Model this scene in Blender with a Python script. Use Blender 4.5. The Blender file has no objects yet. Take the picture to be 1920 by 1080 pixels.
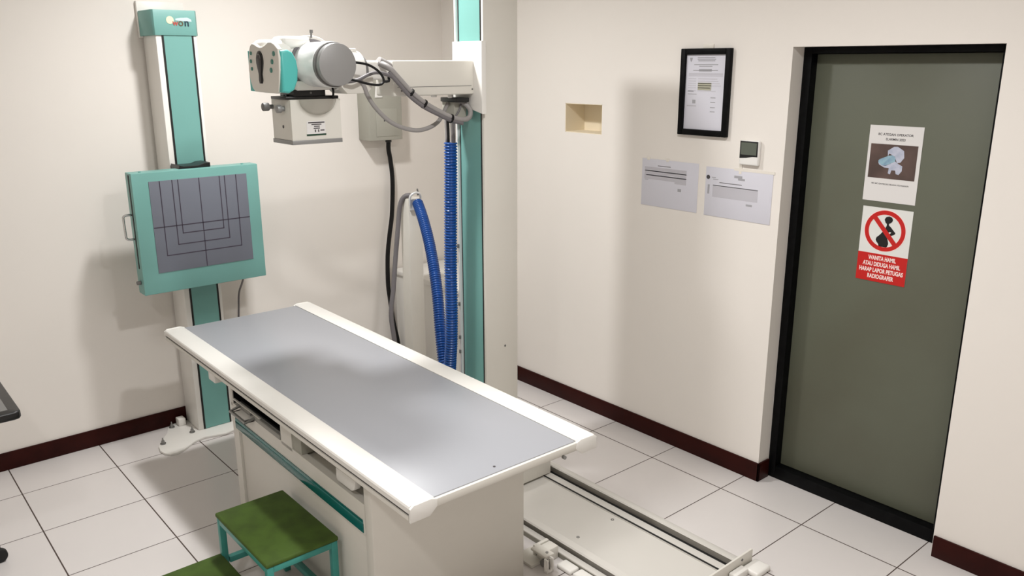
import bpy, bmesh, math, random
from mathutils import Vector, Matrix, noise
random.seed(4)
scene = bpy.context.scene
C = scene.collection
PI = math.pi

# ---------------------------------------------------------------- camera, world, lights, exposure
cam_d = bpy.data.cameras.new('camera')
cam = bpy.data.objects.new('camera', cam_d); C.objects.link(cam); scene.camera = cam
cam_d.sensor_width = 36.0; cam_d.lens = 36.0 * 1548.97 / 1920.0
cam_d.clip_start = 0.05
yaw, pitch, roll = 0.7076962, -0.2658379, -0.0020914
fw = Vector((math.sin(yaw) * math.cos(pitch), math.cos(yaw) * math.cos(pitch), math.sin(pitch)))
rt = Vector((math.cos(yaw), -math.sin(yaw), 0.0)); up = rt.cross(fw)
rt2 = math.cos(roll) * rt + math.sin(roll) * up; up2 = -math.sin(roll) * rt + math.cos(roll) * up
cam.matrix_world = Matrix(((rt2.x, up2.x, -fw.x, -0.494), (rt2.y, up2.y, -fw.y, -3.938), (rt2.z, up2.z, -fw.z, 1.851), (0, 0, 0, 1)))

world = bpy.data.worlds.new('world'); scene.world = world
world.use_nodes = True
world.node_tree.nodes['Background'].inputs[0].default_value = (0.9, 0.95, 1.0, 1)
world.node_tree.nodes['Background'].inputs[1].default_value = 0.05

scene.view_settings.view_transform = 'Standard'
scene.view_settings.look = 'None'
scene.view_settings.gamma = 1.0
scene.view_settings.use_curve_mapping = False
scene.view_settings.exposure = 0.0

CEIL = 2.78
LAMPS = [((1.10, -0.80), 28.5), ((1.0, -2.68), 31.5), ((-0.9, -3.0), 15.0)]  # third entry is an unseen fill lamp, added to lift the table front
for (lx, ly), watts in LAMPS:
    ld = bpy.data.lights.new('ceiling_or_fill_light', 'AREA')
    ld.shape = 'DISK'; ld.size = 0.17; ld.energy = watts; ld.color = (1.0, 0.997, 0.990); ld.spread = math.radians(160)
    lo = bpy.data.objects.new('ceiling_or_fill_light', ld); C.objects.link(lo)
    lo.location = (lx, ly, CEIL - 0.045)

# ---------------------------------------------------------------- materials
def srgb(r, g, b):
    f = lambda c: (c / 255.0) / 12.92 if c / 255.0 <= 0.04045 else (((c / 255.0) + 0.055) / 1.055) ** 2.4
    return (f(r), f(g), f(b), 1.0)

def mat(name, rgb, rough=0.5, metal=0.0, var=0.0, scale=8.0, bump=0.0, bscale=200.0, coat=0.0, rgb2=None, spec=0.5):
    m = bpy.data.materials.new(name); m.use_nodes = True
    nt = m.node_tree; b = nt.nodes['Principled BSDF']
    b.inputs['Roughness'].default_value = rough; b.inputs['Metallic'].default_value = metal
    b.inputs['Coat Weight'].default_value = coat
    b.inputs['Specular IOR Level'].default_value = spec
    col = srgb(*rgb)
    b.inputs['Base Color'].default_value = col
    tc = nt.nodes.new('ShaderNodeTexCoord')
    n = nt.nodes.new('ShaderNodeTexNoise'); n.inputs['Scale'].default_value = scale; n.inputs['Detail'].default_value = 5
    nt.links.new(tc.outputs['Object'], n.inputs['Vector'])
    if var > 0 or rgb2:
        mx = nt.nodes.new('ShaderNodeMix'); mx.data_type = 'RGBA'
        c2 = srgb(*rgb2) if rgb2 else tuple(c * (1 - var) for c in col[:3]) + (1,)
        mx.inputs['A'].default_value = col; mx.inputs['B'].default_value = c2
        rp = nt.nodes.new('ShaderNodeMapRange'); rp.inputs['From Min'].default_value = 0.4; rp.inputs['From Max'].default_value = 0.7
        nt.links.new(n.outputs['Fac'], rp.inputs['Value'])
        nt.links.new(rp.outputs['Result'], mx.inputs['Factor'])
        nt.links.new(mx.outputs['Result'], b.inputs['Base Color'])
    if bump > 0:
        n2 = nt.nodes.new('ShaderNodeTexNoise'); n2.inputs['Scale'].default_value = bscale; n2.inputs['Detail'].default_value = 3
        nt.links.new(tc.outputs['Object'], n2.inputs['Vector'])
        bp = nt.nodes.new('ShaderNodeBump'); bp.inputs['Strength'].default_value = bump; bp.inputs['Distance'].default_value = 0.002
        nt.links.new(n2.outputs['Fac'], bp.inputs['Height']); nt.links.new(bp.outputs['Normal'], b.inputs['Normal'])
    return m

def tile_mat():
    m = bpy.data.materials.new('floor_tiles'); m.use_nodes = True
    nt = m.node_tree; b = nt.nodes['Principled BSDF']
    geo = nt.nodes.new('ShaderNodeNewGeometry')
    sep = nt.nodes.new('ShaderNodeSeparateXYZ'); nt.links.new(geo.outputs['Position'], sep.inputs[0])
    def grout(sock, half):
        d = nt.nodes.new('ShaderNodeMath'); d.operation = 'DIVIDE'; d.inputs[1].default_value = 0.4; nt.links.new(sock, d.inputs[0])
        a = nt.nodes.new('ShaderNodeMath'); a.operation = 'ADD'; a.inputs[1].default_value = 0.5; nt.links.new(d.outputs[0], a.inputs[0])
        f = nt.nodes.new('ShaderNodeMath'); f.operation = 'FRACT'; nt.links.new(a.outputs[0], f.inputs[0])
        s = nt.nodes.new('ShaderNodeMath'); s.operation = 'SUBTRACT'; s.inputs[1].default_value = 0.5; nt.links.new(f.outputs[0], s.inputs[0])
        ab = nt.nodes.new('ShaderNodeMath'); ab.operation = 'ABSOLUTE'; nt.links.new(s.outputs[0], ab.inputs[0])
        l = nt.nodes.new('ShaderNodeMath'); l.operation = 'LESS_THAN'; l.inputs[1].default_value = half / 0.4; nt.links.new(ab.outputs[0], l.inputs[0])
        return l.outputs[0]
    gx = grout(sep.outputs['X'], 0.0026); gy = grout(sep.outputs['Y'], 0.0021)
    mxm = nt.nodes.new('ShaderNodeMath'); mxm.operation = 'MAXIMUM'; nt.links.new(gx, mxm.inputs[0]); nt.links.new(gy, mxm.inputs[1])
    n = nt.nodes.new('ShaderNodeTexNoise'); n.inputs['Scale'].default_value = 3.0; n.inputs['Detail'].default_value = 6
    nt.links.new(geo.outputs['Position'], n.inputs['Vector'])
    c1 = nt.nodes.new('ShaderNodeMix'); c1.data_type = 'RGBA'
    c1.inputs['A'].default_value = srgb(220, 214, 211); c1.inputs['B'].default_value = srgb(212, 207, 204)
    nt.links.new(n.outputs['Fac'], c1.inputs['Factor'])
    c2 = nt.nodes.new('ShaderNodeMix'); c2.data_type = 'RGBA'; c2.inputs['B'].default_value = srgb(74, 60, 54)
    nt.links.new(c1.outputs['Result'], c2.inputs['A']); nt.links.new(mxm.outputs[0], c2.inputs['Factor'])
    nt.links.new(c2.outputs['Result'], b.inputs['Base Color'])
    r = nt.nodes.new('ShaderNodeMapRange'); r.inputs['To Min'].default_value = 0.26; r.inputs['To Max'].default_value = 0.8
    nt.links.new(mxm.outputs[0], r.inputs['Value']); nt.links.new(r.outputs['Result'], b.inputs['Roughness'])
    bp = nt.nodes.new('ShaderNodeBump'); bp.invert = True; bp.inputs['Strength'].default_value = 0.3; bp.inputs['Distance'].default_value = 0.001
    nt.links.new(mxm.outputs[0], bp.inputs['Height']); nt.links.new(bp.outputs['Normal'], b.inputs['Normal'])
    return m

def emit_mat(name, strength, rgb=(1, .955, .9)):
    m = bpy.data.materials.new(name); m.use_nodes = True
    b = m.node_tree.nodes['Principled BSDF']
    b.inputs['Emission Color'].default_value = (*rgb, 1); b.inputs['Emission Strength'].default_value = strength
    return m

M = dict(
    wall=mat("wall_paint", (236, 230, 223), 0.75, var=0.02, scale=1.5, bump=0.05, bscale=60),
    ceiling=mat('ceiling_paint', (240, 238, 234), 0.85, var=0.01),
    niche=mat('niche_cream_paint', (238, 225, 200), 0.7, var=0.02),
    tiles=tile_mat(),
    skirt=mat('maroon_skirting_tile', (50, 15, 11), 0.42, var=0.3, scale=12, spec=0.12),
    black_paint=mat('black_frame_paint', (4, 4, 5), 0.5, rgb2=(10, 11, 12), scale=30, spec=0.12),
    door=mat('olive_door_paint', (96, 99, 84), 0.5, rgb2=(91, 92, 77), scale=2.2),
    enamel=mat('white_enamel', (233, 230, 224), 0.38, var=0.015, scale=5),
    railpaint=mat('rail_enamel', (208, 204, 197), 0.42, var=0.02, scale=5),
    cream=mat('cream_enamel', (222, 218, 209), 0.42, var=0.02, scale=5),
    white=mat('white_gloss_plastic', (240, 238, 234), 0.3),
    teal=mat('teal_enamel', (116, 168, 161), 0.42, var=0.04, scale=3),
    tealgrip=mat('teal_plastic', (82, 184, 178), 0.45),
    dteal=mat('dark_teal_gloss', (8, 98, 94), 0.16),
    lteal=mat('teal_gloss_edge', (70, 140, 138), 0.25),
    blackrub=mat('black_rubber', (14, 15, 15), 0.55, var=0.2, scale=40),
    blackpl=mat('black_plastic', (20, 20, 21), 0.35, var=0.2, scale=20),
    gripdark=mat('dark_grip_plastic', (48, 44, 44), 0.5),
    mid=mat('mid_gray_plastic', (112, 110, 108), 0.5),
    matgray=mat('gray_table_top', (160, 161, 166), 0.36, var=0.015, scale=2, spec=0.35),
    scan=mat('gray_detector_plate', (112, 116, 127), 0.5, var=0.03, scale=3),
    line=mat('detector_line_ink', (62, 54, 68), 0.5),
    button=mat('button_teal', (64, 128, 116), 0.4),
    capgray=mat('satin_gray_metal', (150, 149, 148), 0.45, metal=0.35),
    silver=mat('silver_metal', (232, 233, 233), 0.3, metal=0.25),
    traygray=mat('gray_tray_edge', (150, 148, 142), 0.5),
    chrome=mat('chrome', (205, 205, 205), 0.16, metal=1.0),
    steel=mat('brushed_steel', (150, 150, 148), 0.35, metal=0.8, var=0.15, scale=30),
    boxgray=mat('gray_box_enamel', (166, 164, 153), 0.55, var=0.03),
    cable=mat('gray_cable_sheath', (152, 148, 146), 0.5, var=0.05),
    dcable=mat('dark_gray_cable', (110, 106, 108), 0.55),
    bcable=mat('black_cable', (12, 11, 12), 0.5, spec=0.3),
    hose=mat('blue_corrugated_plastic', (20, 76, 152), 0.28, var=0.1, scale=15),
    green=mat('green_painted_wood', (68, 93, 24), 0.75, rgb2=(56, 76, 16), scale=14, bump=0.15, bscale=90),
    stoolframe=mat('teal_painted_steel', (62, 150, 140), 0.4, var=0.15, scale=20),
    paper=mat('laminated_paper', (214, 213, 222), 0.4, var=0.01),
    paperw=mat('white_paper', (226, 223, 221), 0.5),
    ink=mat('gray_print', (164, 163, 168), 0.6),
    inkm=mat('mid_print', (192, 190, 197), 0.6),
    title=mat('title_print', (120, 118, 122), 0.6),
    inkd=mat('dark_print', (70, 66, 68), 0.6),
    olive=mat('olive_print', (172, 170, 152), 0.6),
    photo=mat('photo_brown_print', (78, 62, 57), 0.45, rgb2=(100, 80, 74), scale=9),
    pic_light=mat('photo_pale_print', (196, 198, 214), 0.45, rgb2=(168, 176, 196), scale=40),
    pic_blue=mat('photo_blue_print', (150, 184, 198), 0.45, rgb2=(120, 150, 178), scale=50),
    red=mat('red_sign_print', (196, 26, 22), 0.4),
    signwhite=mat('white_sign_vinyl', (228, 228, 224), 0.4),
    ink_black=mat('black_print', (14, 13, 13), 0.5),
    pink=mat('pale_pink_print', (250, 226, 222), 0.5),
    lcd=mat('lcd_gray_green', (92, 98, 88), 0.25),
    navy=mat('logo_navy', (22, 52, 66), 0.5),
    lred=mat('logo_red', (178, 70, 60), 0.5),
    lyel=mat('logo_pale_yellow', (238, 230, 190), 0.5),
    lwhite=mat('logo_white', (196, 218, 220), 0.5),
    lbrown=mat('logo_brown', (92, 80, 56), 0.5),
    dgreen=mat('label_green_bar', (22, 62, 42), 0.5),
    tape=mat('clear_tape', (232, 226, 216), 0.25),
    lamp=emit_mat('lamp_diffuser', 6.0),
)

# ---------------------------------------------------------------- mesh builder
class MB:
    def __init__(self): self.bm = bmesh.new()
    def _merge(self, t):
        me = bpy.data.meshes.new('tmp'); t.to_mesh(me); t.free(); self.bm.from_mesh(me); bpy.data.meshes.remove(me)
    def box(self, x0, x1, y0, y1, z0, z1, bev=0.0, seg=2):
        t = bmesh.new(); bmesh.ops.create_cube(t, size=1.0)
        x0, x1 = min(x0, x1), max(x0, x1); y0, y1 = min(y0, y1), max(y0, y1); z0, z1 = min(z0, z1), max(z0, z1)
        for v in t.verts:
            v.co = Vector(((x0 + x1) / 2 + v.co.x * (x1 - x0), (y0 + y1) / 2 + v.co.y * (y1 - y0), (z0 + z1) / 2 + v.co.z * (z1 - z0)))
        if bev > 0:
            bev = min(bev, 0.45 * min(x1 - x0, y1 - y0, z1 - z0))
            bmesh.ops.bevel(t, geom=t.edges[:], offset=bev, segments=seg, profile=0.5, affect='EDGES')
        self._merge(t); return self
    def prism(self, poly, axis, a0, a1, bev=0.0, seg=2):
        """poly: list of 2D points; axis 'x' -> (y,z), 'y' -> (x,z), 'z' -> (x,y); extruded from a0 to a1"""
        def P(p, a):
            return {'x': (a, p[0], p[1]), 'y': (p[0], a, p[1]), 'z': (p[0], p[1], a)}[axis]
        t = bmesh.new()
        lo = [t.verts.new(P(p, a0)) for p in poly]; hi = [t.verts.new(P(p, a1)) for p in poly]
        f0 = t.faces.new(lo); f1 = t.faces.new(hi); n = len(poly)
        for i in range(n): t.faces.new((lo[i], lo[(i + 1) % n], hi[(i + 1) % n], hi[i]))
        bmesh.ops.recalc_face_normals(t, faces=t.faces[:])
        if bev > 0:
            es = [e for e in t.edges if f0 in e.link_faces or f1 in e.link_faces]
            bmesh.ops.bevel(t, geom=es, offset=bev, segments=seg, profile=0.5, affect='EDGES')
        self._merge(t); return self
    def cyl(self, p0, p1, r0, r1=None, seg=32, bev=0.0):
        r1 = r0 if r1 is None else r1
        p0, p1 = Vector(p0), Vector(p1); d = p1 - p0
        t = bmesh.new()
        bmesh.ops.create_cone(t, cap_ends=True, cap_tris=False, segments=seg, radius1=r0, radius2=r1, depth=d.length)
        if bev > 0:
            es = [e for e in t.edges if any(len(f.verts) > 4 for f in e.link_faces)]
            bmesh.ops.bevel(t, geom=es, offset=bev, segments=2, profile=0.5, affect='EDGES')
        q = Vector((0, 0, 1)).rotation_difference(d.normalized()).to_matrix().to_4x4()
        bmesh.ops.transform(t, matrix=Matrix.Translation((p0 + p1) / 2) @ q, verts=t.verts)
        self._merge(t); return self
    def ring(self, c, axis, r_out, r_in, h, seg=48):
        """flat annulus prism; axis 'x','y','z'"""
        t = bmesh.new(); vs = []
        for k in range(seg):
            a = 2 * PI * k / seg
            row = []
            for r, o in ((r_out, -h / 2), (r_out, h / 2), (r_in, h / 2), (r_in, -h / 2)):
                u, w = r * math.cos(a), r * math.sin(a)
                row.append(t.verts.new(Vector(c) + {'x': Vector((o, u, w)), 'y': Vector((u, o, w)), 'z': Vector((u, w, o))}[axis]))
            vs.append(row)
        for k in range(seg):
            a, b = vs[k], vs[(k + 1) % seg]
            for i in range(4): t.faces.new((a[i], a[(i + 1) % 4], b[(i + 1) % 4], b[i]))
        bmesh.ops.recalc_face_normals(t, faces=t.faces[:])
        self._merge(t); return self
    def tube(self, pts, r, seg=12, step=0.01, rfun=None, smooth=True):
        P = [Vector(p) for p in pts]
        S = []
        if smooth:
            Q = [2 * P[0] - P[1]] + P + [2 * P[-1] - P[-2]]
            for i in range(1, len(Q) - 2):
                n = max(2, int((Q[i + 1] - Q[i]).length / step))
                for k in range(n):
                    u = k / n; a, b, c, d = Q[i - 1], Q[i], Q[i + 1], Q[i + 2]
                    S.append(0.5 * ((2 * b) + (c - a) * u + (2 * a - 5 * b + 4 * c - d) * u * u + (3 * b - a - 3 * c + d) * u ** 3))
            S.append(P[-1])
        else: S = P
        t = bmesh.new(); rings = []; nrm = None; s = 0.0
        for i, p in enumerate(S):
            tan = (S[min(i + 1, len(S) - 1)] - S[max(i - 1, 0)]).normalized()
            if nrm is None: nrm = tan.orthogonal().normalized()
            nrm = (nrm - tan * nrm.dot(tan)).normalized(); bn = tan.cross(nrm)
            if i: s += (S[i] - S[i - 1]).length
            rr = rfun(s) if rfun else r
            rings.append([t.verts.new(p + (nrm * math.cos(2 * PI * k / seg) + bn * math.sin(2 * PI * k / seg)) * rr) for k in range(seg)])
        for a, b in zip(rings, rings[1:]):
            for k in range(seg): t.faces.new((a[k], a[(k + 1) % seg], b[(k + 1) % seg], b[k]))
        t.faces.new(rings[0][::-1]); t.faces.new(rings[-1])
        bmesh.ops.recalc_face_normals(t, faces=t.faces[:])
        self._merge(t); return self
    def text(self, body, center, size, plane, width=None, thick=0.0004, bold=0.0):
        """plane '-x': faces -X (reads towards -Y); '-y': faces -Y (reads towards +X)"""
        cu = bpy.data.curves.new('tmp_text', 'FONT'); cu.body = body; cu.size = size
        cu.align_x = 'CENTER'; cu.align_y = 'CENTER'; cu.offset = bold; cu.resolution_u = 3
        ob = bpy.data.objects.new('tmp_text', cu); C.objects.link(ob)
        dg = bpy.context.evaluated_depsgraph_get(); dg.update()
        me = bpy.data.meshes.new_from_object(ob.evaluated_get(dg))
        bpy.data.objects.remove(ob); bpy.data.curves.remove(cu)
        xs = [v.co.x for v in me.vertices]; sx = 1.0
        if width and xs: sx = width / (max(xs) - min(xs))
        X = Vector((0, -1, 0)) if plane == '-x' else Vector((1, 0, 0))
        for v in me.vertices:
            v.co = Vector(center) + X * (v.co.x * sx) + Vector((0, 0, 1)) * v.co.y
        self.bm.from_mesh(me); bpy.data.meshes.remove(me)
        return self
    def build(self, name, m, parent=None, smooth=True, angle=35):
        me = bpy.data.meshes.new(name)
        bm = self.bm
        lo = Vector((1e9,) * 3); hi = Vector((-1e9,) * 3)
        for v in bm.verts:
            for i in range(3): lo[i] = min(lo[i], v.co[i]); hi[i] = max(hi[i], v.co[i])
        ctr = (lo + hi) / 2
        if parent is None: ctr.z = lo.z
        for v in bm.verts: v.co -= ctr
        bm.to_mesh(me); bm.free()
        me.materials.append(m)
        if smooth: me.shade_smooth(); me.set_sharp_from_angle(angle=math.radians(angle))
        o = bpy.data.objects.new(name, me); C.objects.link(o)
        o['_w'] = list(ctr)
        if parent is not None:
            o.parent = parent; o.location = ctr - Vector(parent['_w'])
        else: o.location = ctr
        return o

def tag(o, label, cat, group=None):
    o['label'] = label; o['category'] = cat
    if group: o['group'] = group
    return o
def thing(name, label, cat, loc, group=None):
    o = bpy.data.objects.new(name, None); C.objects.link(o); o.empty_display_size = 0.1
    o.location = loc; o['_w'] = list(loc)
    return tag(o, label, cat, group)
def struct(o): o['kind'] = 'structure'; return o
def B(*a, **k): return MB().box(*a, **k)
def screw(par, p, axis, r=0.004, m=None, name='screw'):
    d = {'x': Vector((1, 0, 0)), 'y': Vector((0, 1, 0)), 'z': Vector((0, 0, 1))}[axis]
    p = Vector(p)
    return MB().cyl(p - d * 0.0015, p + d * 0.0015, r, seg=16).build(name, m or M['steel'], par)
# ---------------------------------------------------------------- room shell
XW, YW, XL, YB = 2.585, 0.31, -1.7, -5.2       # door wall, chest-stand wall, far left, behind the camera
T = 0.25
struct(B(XL - T, XW + T, YB - T, YW + T, -0.1, 0.0).build('floor', M['tiles']))
struct(B(XL - T, XW + T, YB - T, YW + T, CEIL, CEIL + 0.1).build('ceiling', M['ceiling']))
struct(B(XL - T, XW + T, YW, YW + T, 0, CEIL).build('wall_left', M['wall']))
struct(B(XL - T, XL, YB, YW, 0, CEIL).build('wall_front', M['wall']))
struct(B(XL - T, XW + T, YB - T, YB, 0, CEIL).build('wall_back', M['wall']))
DY0, DY1, DZ = -2.845, -2.065, 1.911
NY0, NY1, NZ0, NZ1 = -1.034, -0.771, 1.502, 1.650
w = MB()
w.box(XW, XW + T, NY1, YW, 0, CEIL)
w.box(XW, XW + T, NY0, NY1, 0, NZ0).box(XW, XW + T, NY0, NY1, NZ1, CEIL)
w.box(XW, XW + T, DY1, NY0, 0, CEIL)
w.box(XW, XW + T, DY0, DY1, DZ, CEIL)
w.box(XW, XW + T, YB, DY0, 0, CEIL)
struct(w.build('wall_right', M['wall']))
# open recess in the door wall: a cream lined box
n = MB()
d = 0.14
n.box(XW + d, XW + d + 0.01, NY0, NY1, NZ0, NZ1)
n.box(XW + 0.001, XW + d, NY1 - 0.003, NY1, NZ0, NZ1).box(XW + 0.001, XW + d, NY0, NY0 + 0.003, NZ0, NZ1)
n.box(XW + 0.001, XW + d, NY0, NY1, NZ0, NZ0 + 0.003).box(XW + 0.001, XW + d, NY0, NY1, NZ1 - 0.003, NZ1)
struct(n.build('trim_1', M['niche']))
# skirting
SK = 0.088
struct(B(XL, 2.575, YW - 0.010, YW, 0, SK, bev=0.002).build('baseboard_left', M['skirt']))
k = MB(); k.box(XW - 0.010, XW, DY1 - 0.010, YW - 0.011, 0, SK, bev=0.002); k.box(XW - 0.010, XW + 0.075, DY1 - 0.010, DY1, 0, SK, bev=0.002)
struct(k.build('baseboard_right', M['skirt']))
struct(B(XW - 0.010, XW, YB, DY0 - 0.004, 0, SK, bev=0.002).build('baseboard_back', M['skirt']))
# door
door = bpy.data.objects.new('door_1', None); C.objects.link(door); door.location = (2.72, -2.45, 0); door['_w'] = [2.72, -2.45, 0]; struct(door)
f = MB()
f.box(2.668, 2.79, DY1 - 0.036, DY1, 0, DZ, bev=0.002); f.box(2.668, 2.79, DY0, DY0 + 0.036, 0, DZ, bev=0.002)
f.box(2.668, 2.79, DY0 + 0.036, DY1 - 0.036, DZ - 0.026, DZ, bev=0.002); f.box(2.668, 2.79, DY0 + 0.036, DY1 - 0.036, 0, 0.058, bev=0.002)
f.build('door_frame', M['black_paint'], door)
B(2.710, 2.752, DY0 + 0.037, DY1 - 0.037, 0.060, DZ - 0.028, bev=0.002).build('door_leaf', M['door'], door)
B(2.80, 2.835, DY0, DY1, 0, DZ).build('door_back', M['black_paint'], door)

# ceiling lamps (above the frame); the last is an added fill lamp
for i, ((lx, ly), wt) in enumerate(LAMPS):
    lab = ['round white ceiling lamp above the patient table', 'round white ceiling lamp over the free floor near the door', 'added round fill lamp on the ceiling over the left side, out of view'][i]
    t = thing('ceiling_or_fill_lamp', lab, 'ceiling lamp', (lx, ly, CEIL - 0.04), 'round ceiling lamps')
    MB().ring((lx, ly, CEIL - 0.02), 'z', 0.15, 0.125, 0.04).build('rim', M['white'], t)
    MB().cyl((lx, ly, CEIL - 0.02), (lx, ly, CEIL - 0.001), 0.124).build('diffuser', M['lamp'], t)

# ---------------------------------------------------------------- chest stand on the left wall
st = thing('chest_stand', 'tall white chest x-ray stand with teal front strip and teal square detector, against left wall', 'x-ray stand', (0.93, 0.2, 0))
half = [(0.93, -0.0), (0.83, 0.028), (0.775, 0.012), (0.735, -0.018), (0.70, -0.045), (0.664, -0.060), (0.632, -0.056), (0.612, -0.030), (0.604, 0.015), (0.615, 0.07),
        (0.650, 0.13), (0.70, 0.20), (0.73, 0.27), (0.755, 0.295), (0.93, 0.295)]
poly = half + [(1.86 - x, y) for x, y in half[::-1][1:-1]]
bp = MB().prism(poly, 'z', 0.0, 0.012, bev=0.003).build('base_plate', M['enamel'], st)
for bx, by in ((0.641, 0.081), (0.742, 0.250), (0.802, 0.122), (1.22, 0.081), (1.118, 0.250), (1.058, 0.122)):
    MB().cyl((bx, by, 0.012), (bx, by, 0.017), 0.014, seg=20).cyl((bx, by, 0.017), (bx, by, 0.030), 0.009, 0.008, seg=6).cyl((bx, by, 0.03), (bx, by, 0.044), 0.0045, 0.003, seg=10).build('anchor_bolt', M['steel'], bp)
B(0.775, 0.812, 0.235, 0.285, 0.012, 0.05, bev=0.004).build('foot_block', M['enamel'], bp)
B(0.836, 1.024, 0.12, 0.298, 0.012, 1.98, bev=0.004).build('column', M['enamel'], st)
B(0.871, 0.999, 0.117, 0.121, 0.014, 1.978).build('front_strip', M['teal'], st)
for x0, x1 in ((0.862, 0.871), (0.999, 1.008)):
    B(x0, x1, 0.1165, 0.121, 0.014, 1.978).build('edge_seal', M['blackrub'], st)
cap = MB().prism([(0.823, 0.125), (0.833, 0.112), (1.022, 0.112), (1.032, 0.125), (1.034, 0.299), (0.821, 0.299)], 'z', 1.977, 2.09, bev=0.003).build('top_cap', M['teal'], st)
lg = MB().cyl((0.905, 0.1105, 2.045), (0.905, 0.1118, 2.045), 0.017, seg=32).build('logo_ball', M['lyel'], cap)
MB().prism([(0.93, 2.052), (0.955, 2.056), (0.985, 2.058), (1.002, 2.050), (1.004, 2.040), (0.93, 2.044)], 'y', 0.1108, 0.1118).build('logo_swoosh', M['lwhite'], cap)
MB().text('w', (0.928, 0.1100, 2.033), 0.036, '-y', bold=0.0008).build('logo_letter', M['lred'], cap, smooth=False)
MB().text('o', (0.953, 0.1100, 2.034), 0.046, '-y', bold=0.0006).build('logo_letter', M['lbrown'], cap, smooth=False)
MB().text('n', (0.980, 0.1100, 2.034), 0.046, '-y', bold=0.0012).build('logo_letter', M['navy'], cap, smooth=False)
B(0.818, 1.036, 0.288, 0.3095, 1.97, 2.135, bev=0.002).build('wall_bracket', M['enamel'], st)
# detector
dp = B(0.611, 1.205, -0.03, 0.055, 0.811, 1.377, bev=0.004).build('detector_housing', M['teal'], st)
B(0.683, 1.144, -0.0325, -0.029, 0.908, 1.335, bev=0.0008).build('detector_plate', M['scan'], dp)
ln = MB(); LW = 0.0021; y0, y1 = -0.0332, -0.0322
def vl(x, za, zb): ln.box(x - LW, x + LW, y0, y1, za, zb)
def hl(z, xa, xb): ln.box(xa, xb, y0, y1, z - LW, z + LW)
vl(0.911, 0.909, 1.335); hl(1.122, 0.684, 1.143)
for xa, xb, zb in ((0.731, 1.090, 0.986), (0.787, 1.034, 1.032), (0.8135, 1.009, 1.083)):
    vl(xa, zb, 1.335); vl(xb, zb, 1.335); hl(zb, xa - LW, xb + LW)
ln.build('marking_lines', M['line'], dp)
B(0.6090, 0.6125, 0.000, 0.013, 0.935, 1.368).build('side_slot', M['blackrub'], dp)
MB().tube([(0.612, 0.022, 1.185), (0.585, 0.022, 1.186), (0.574, 0.022, 1.180), (0.572, 0.022, 1.165), (0.574, 0.022, 1.09), (0.577, 0.022, 1.078), (0.588, 0.022, 1.073), (0.612, 0.022, 1.073)], 0.0055, step=0.004).build('side_handle', M['chrome'], dp)['label'] = 'chrome side handle'
MB().cyl((0.611, 0.01, 0.868), (0.592, 0.01, 0.868), 0.010, 0.009, bev=0.002).build('lock_knob', M['mid'], dp)
for bx in (0.66, 1.14): MB().cyl((bx, 0.0, 1.376), (bx, 0.0, 1.382), 0.006, seg=12).build('top_pin', M['teal'], dp)
MB().prism([(0.835, 1.376), (0.84, 1.394), (0.86, 1.388), (0.93, 1.388), (0.955, 1.396), (0.985, 1.398), (0.985, 1.378)], 'y', 0.0, 0.115, bev=0.002).build('carriage_top', M['blackpl'], st)
B(0.80, 1.06, 0.056, 0.1165, 0.86, 1.34, bev=0.004).build('carriage', M['blackpl'], st)
MB().tube([(1.12, 0.04, 0.82), (1.15, 0.16, 0.74), (1.169, 0.26, 0.66), (1.168, 0.285, 0.55), (1.15, 0.285, 0.38), (1.10, 0.28, 0.2), (1.04, 0.28, 0.12)], 0.005).build('cable', M['dcable'], st)

# ---------------------------------------------------------------- patient table
tb = thing('patient_table', 'white x-ray patient table with glossy gray top, teal stripe and cassette slots', 'x-ray table', (0.95, -1.24, 0))
BX0, BX1, BY0, BY1 = 0.672, 1.297, -1.914, -0.795
b = MB()
b.box(BX0, BX1, BY0, BY0 + 0.045, 0.0, 0.645, bev=0.003)                          # near end
b.box(BX0 + 0.022, BX1, BY0 + 0.045, BY1, 0.0, 0.505)                             # lower body
b.box(BX0, BX0 + 0.025, BY0 + 0.04, BY1 - 0.05, 0.400, 0.512)                     # rail under the slots
b.box(BX0, BX1, BY0 + 0.04, BY1, 0.577, 0.645)                                    # rail above the slots
b.box(BX0, BX0 + 0.30, -1.360, -1.269, 0.50, 0.58)                                # pier between slots
b.box(BX0, BX0 + 0.30, BY1 - 0.020, BY1, 0.50, 0.58)
b.box(BX0, BX0 + 0.025, BY1 - 0.055, BY1, 0.0, 0.512)                             # far front post
b.box(BX0 + 0.30, BX1, BY0 + 0.04, BY1, 0.50, 0.60)
b.build('base', M['cream'], tb)
B(BX0 + 0.010, BX0 + 0.0225, BY0 + 0.047, BY1 - 0.057, 0.012, 0.398, bev=0.002).build('front_panel', M['cream'], tb)
sp = B(BX0 - 0.003, BX0 + 0.001, -1.860, -0.828, 0.408, 0.440, bev=0.0008).build('teal_stripe', M['dteal'], tb)
B(BX0 - 0.003, BX0 + 0.001, -1.858, -0.830, 0.446, 0.453).build('upper_stripe', M['dteal'], sp)
B(BX0 - 0.0025, BX0 + 0.001, -1.859, -0.829, 0.4405, 0.4455).build('light_line', M['lteal'], sp)
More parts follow.
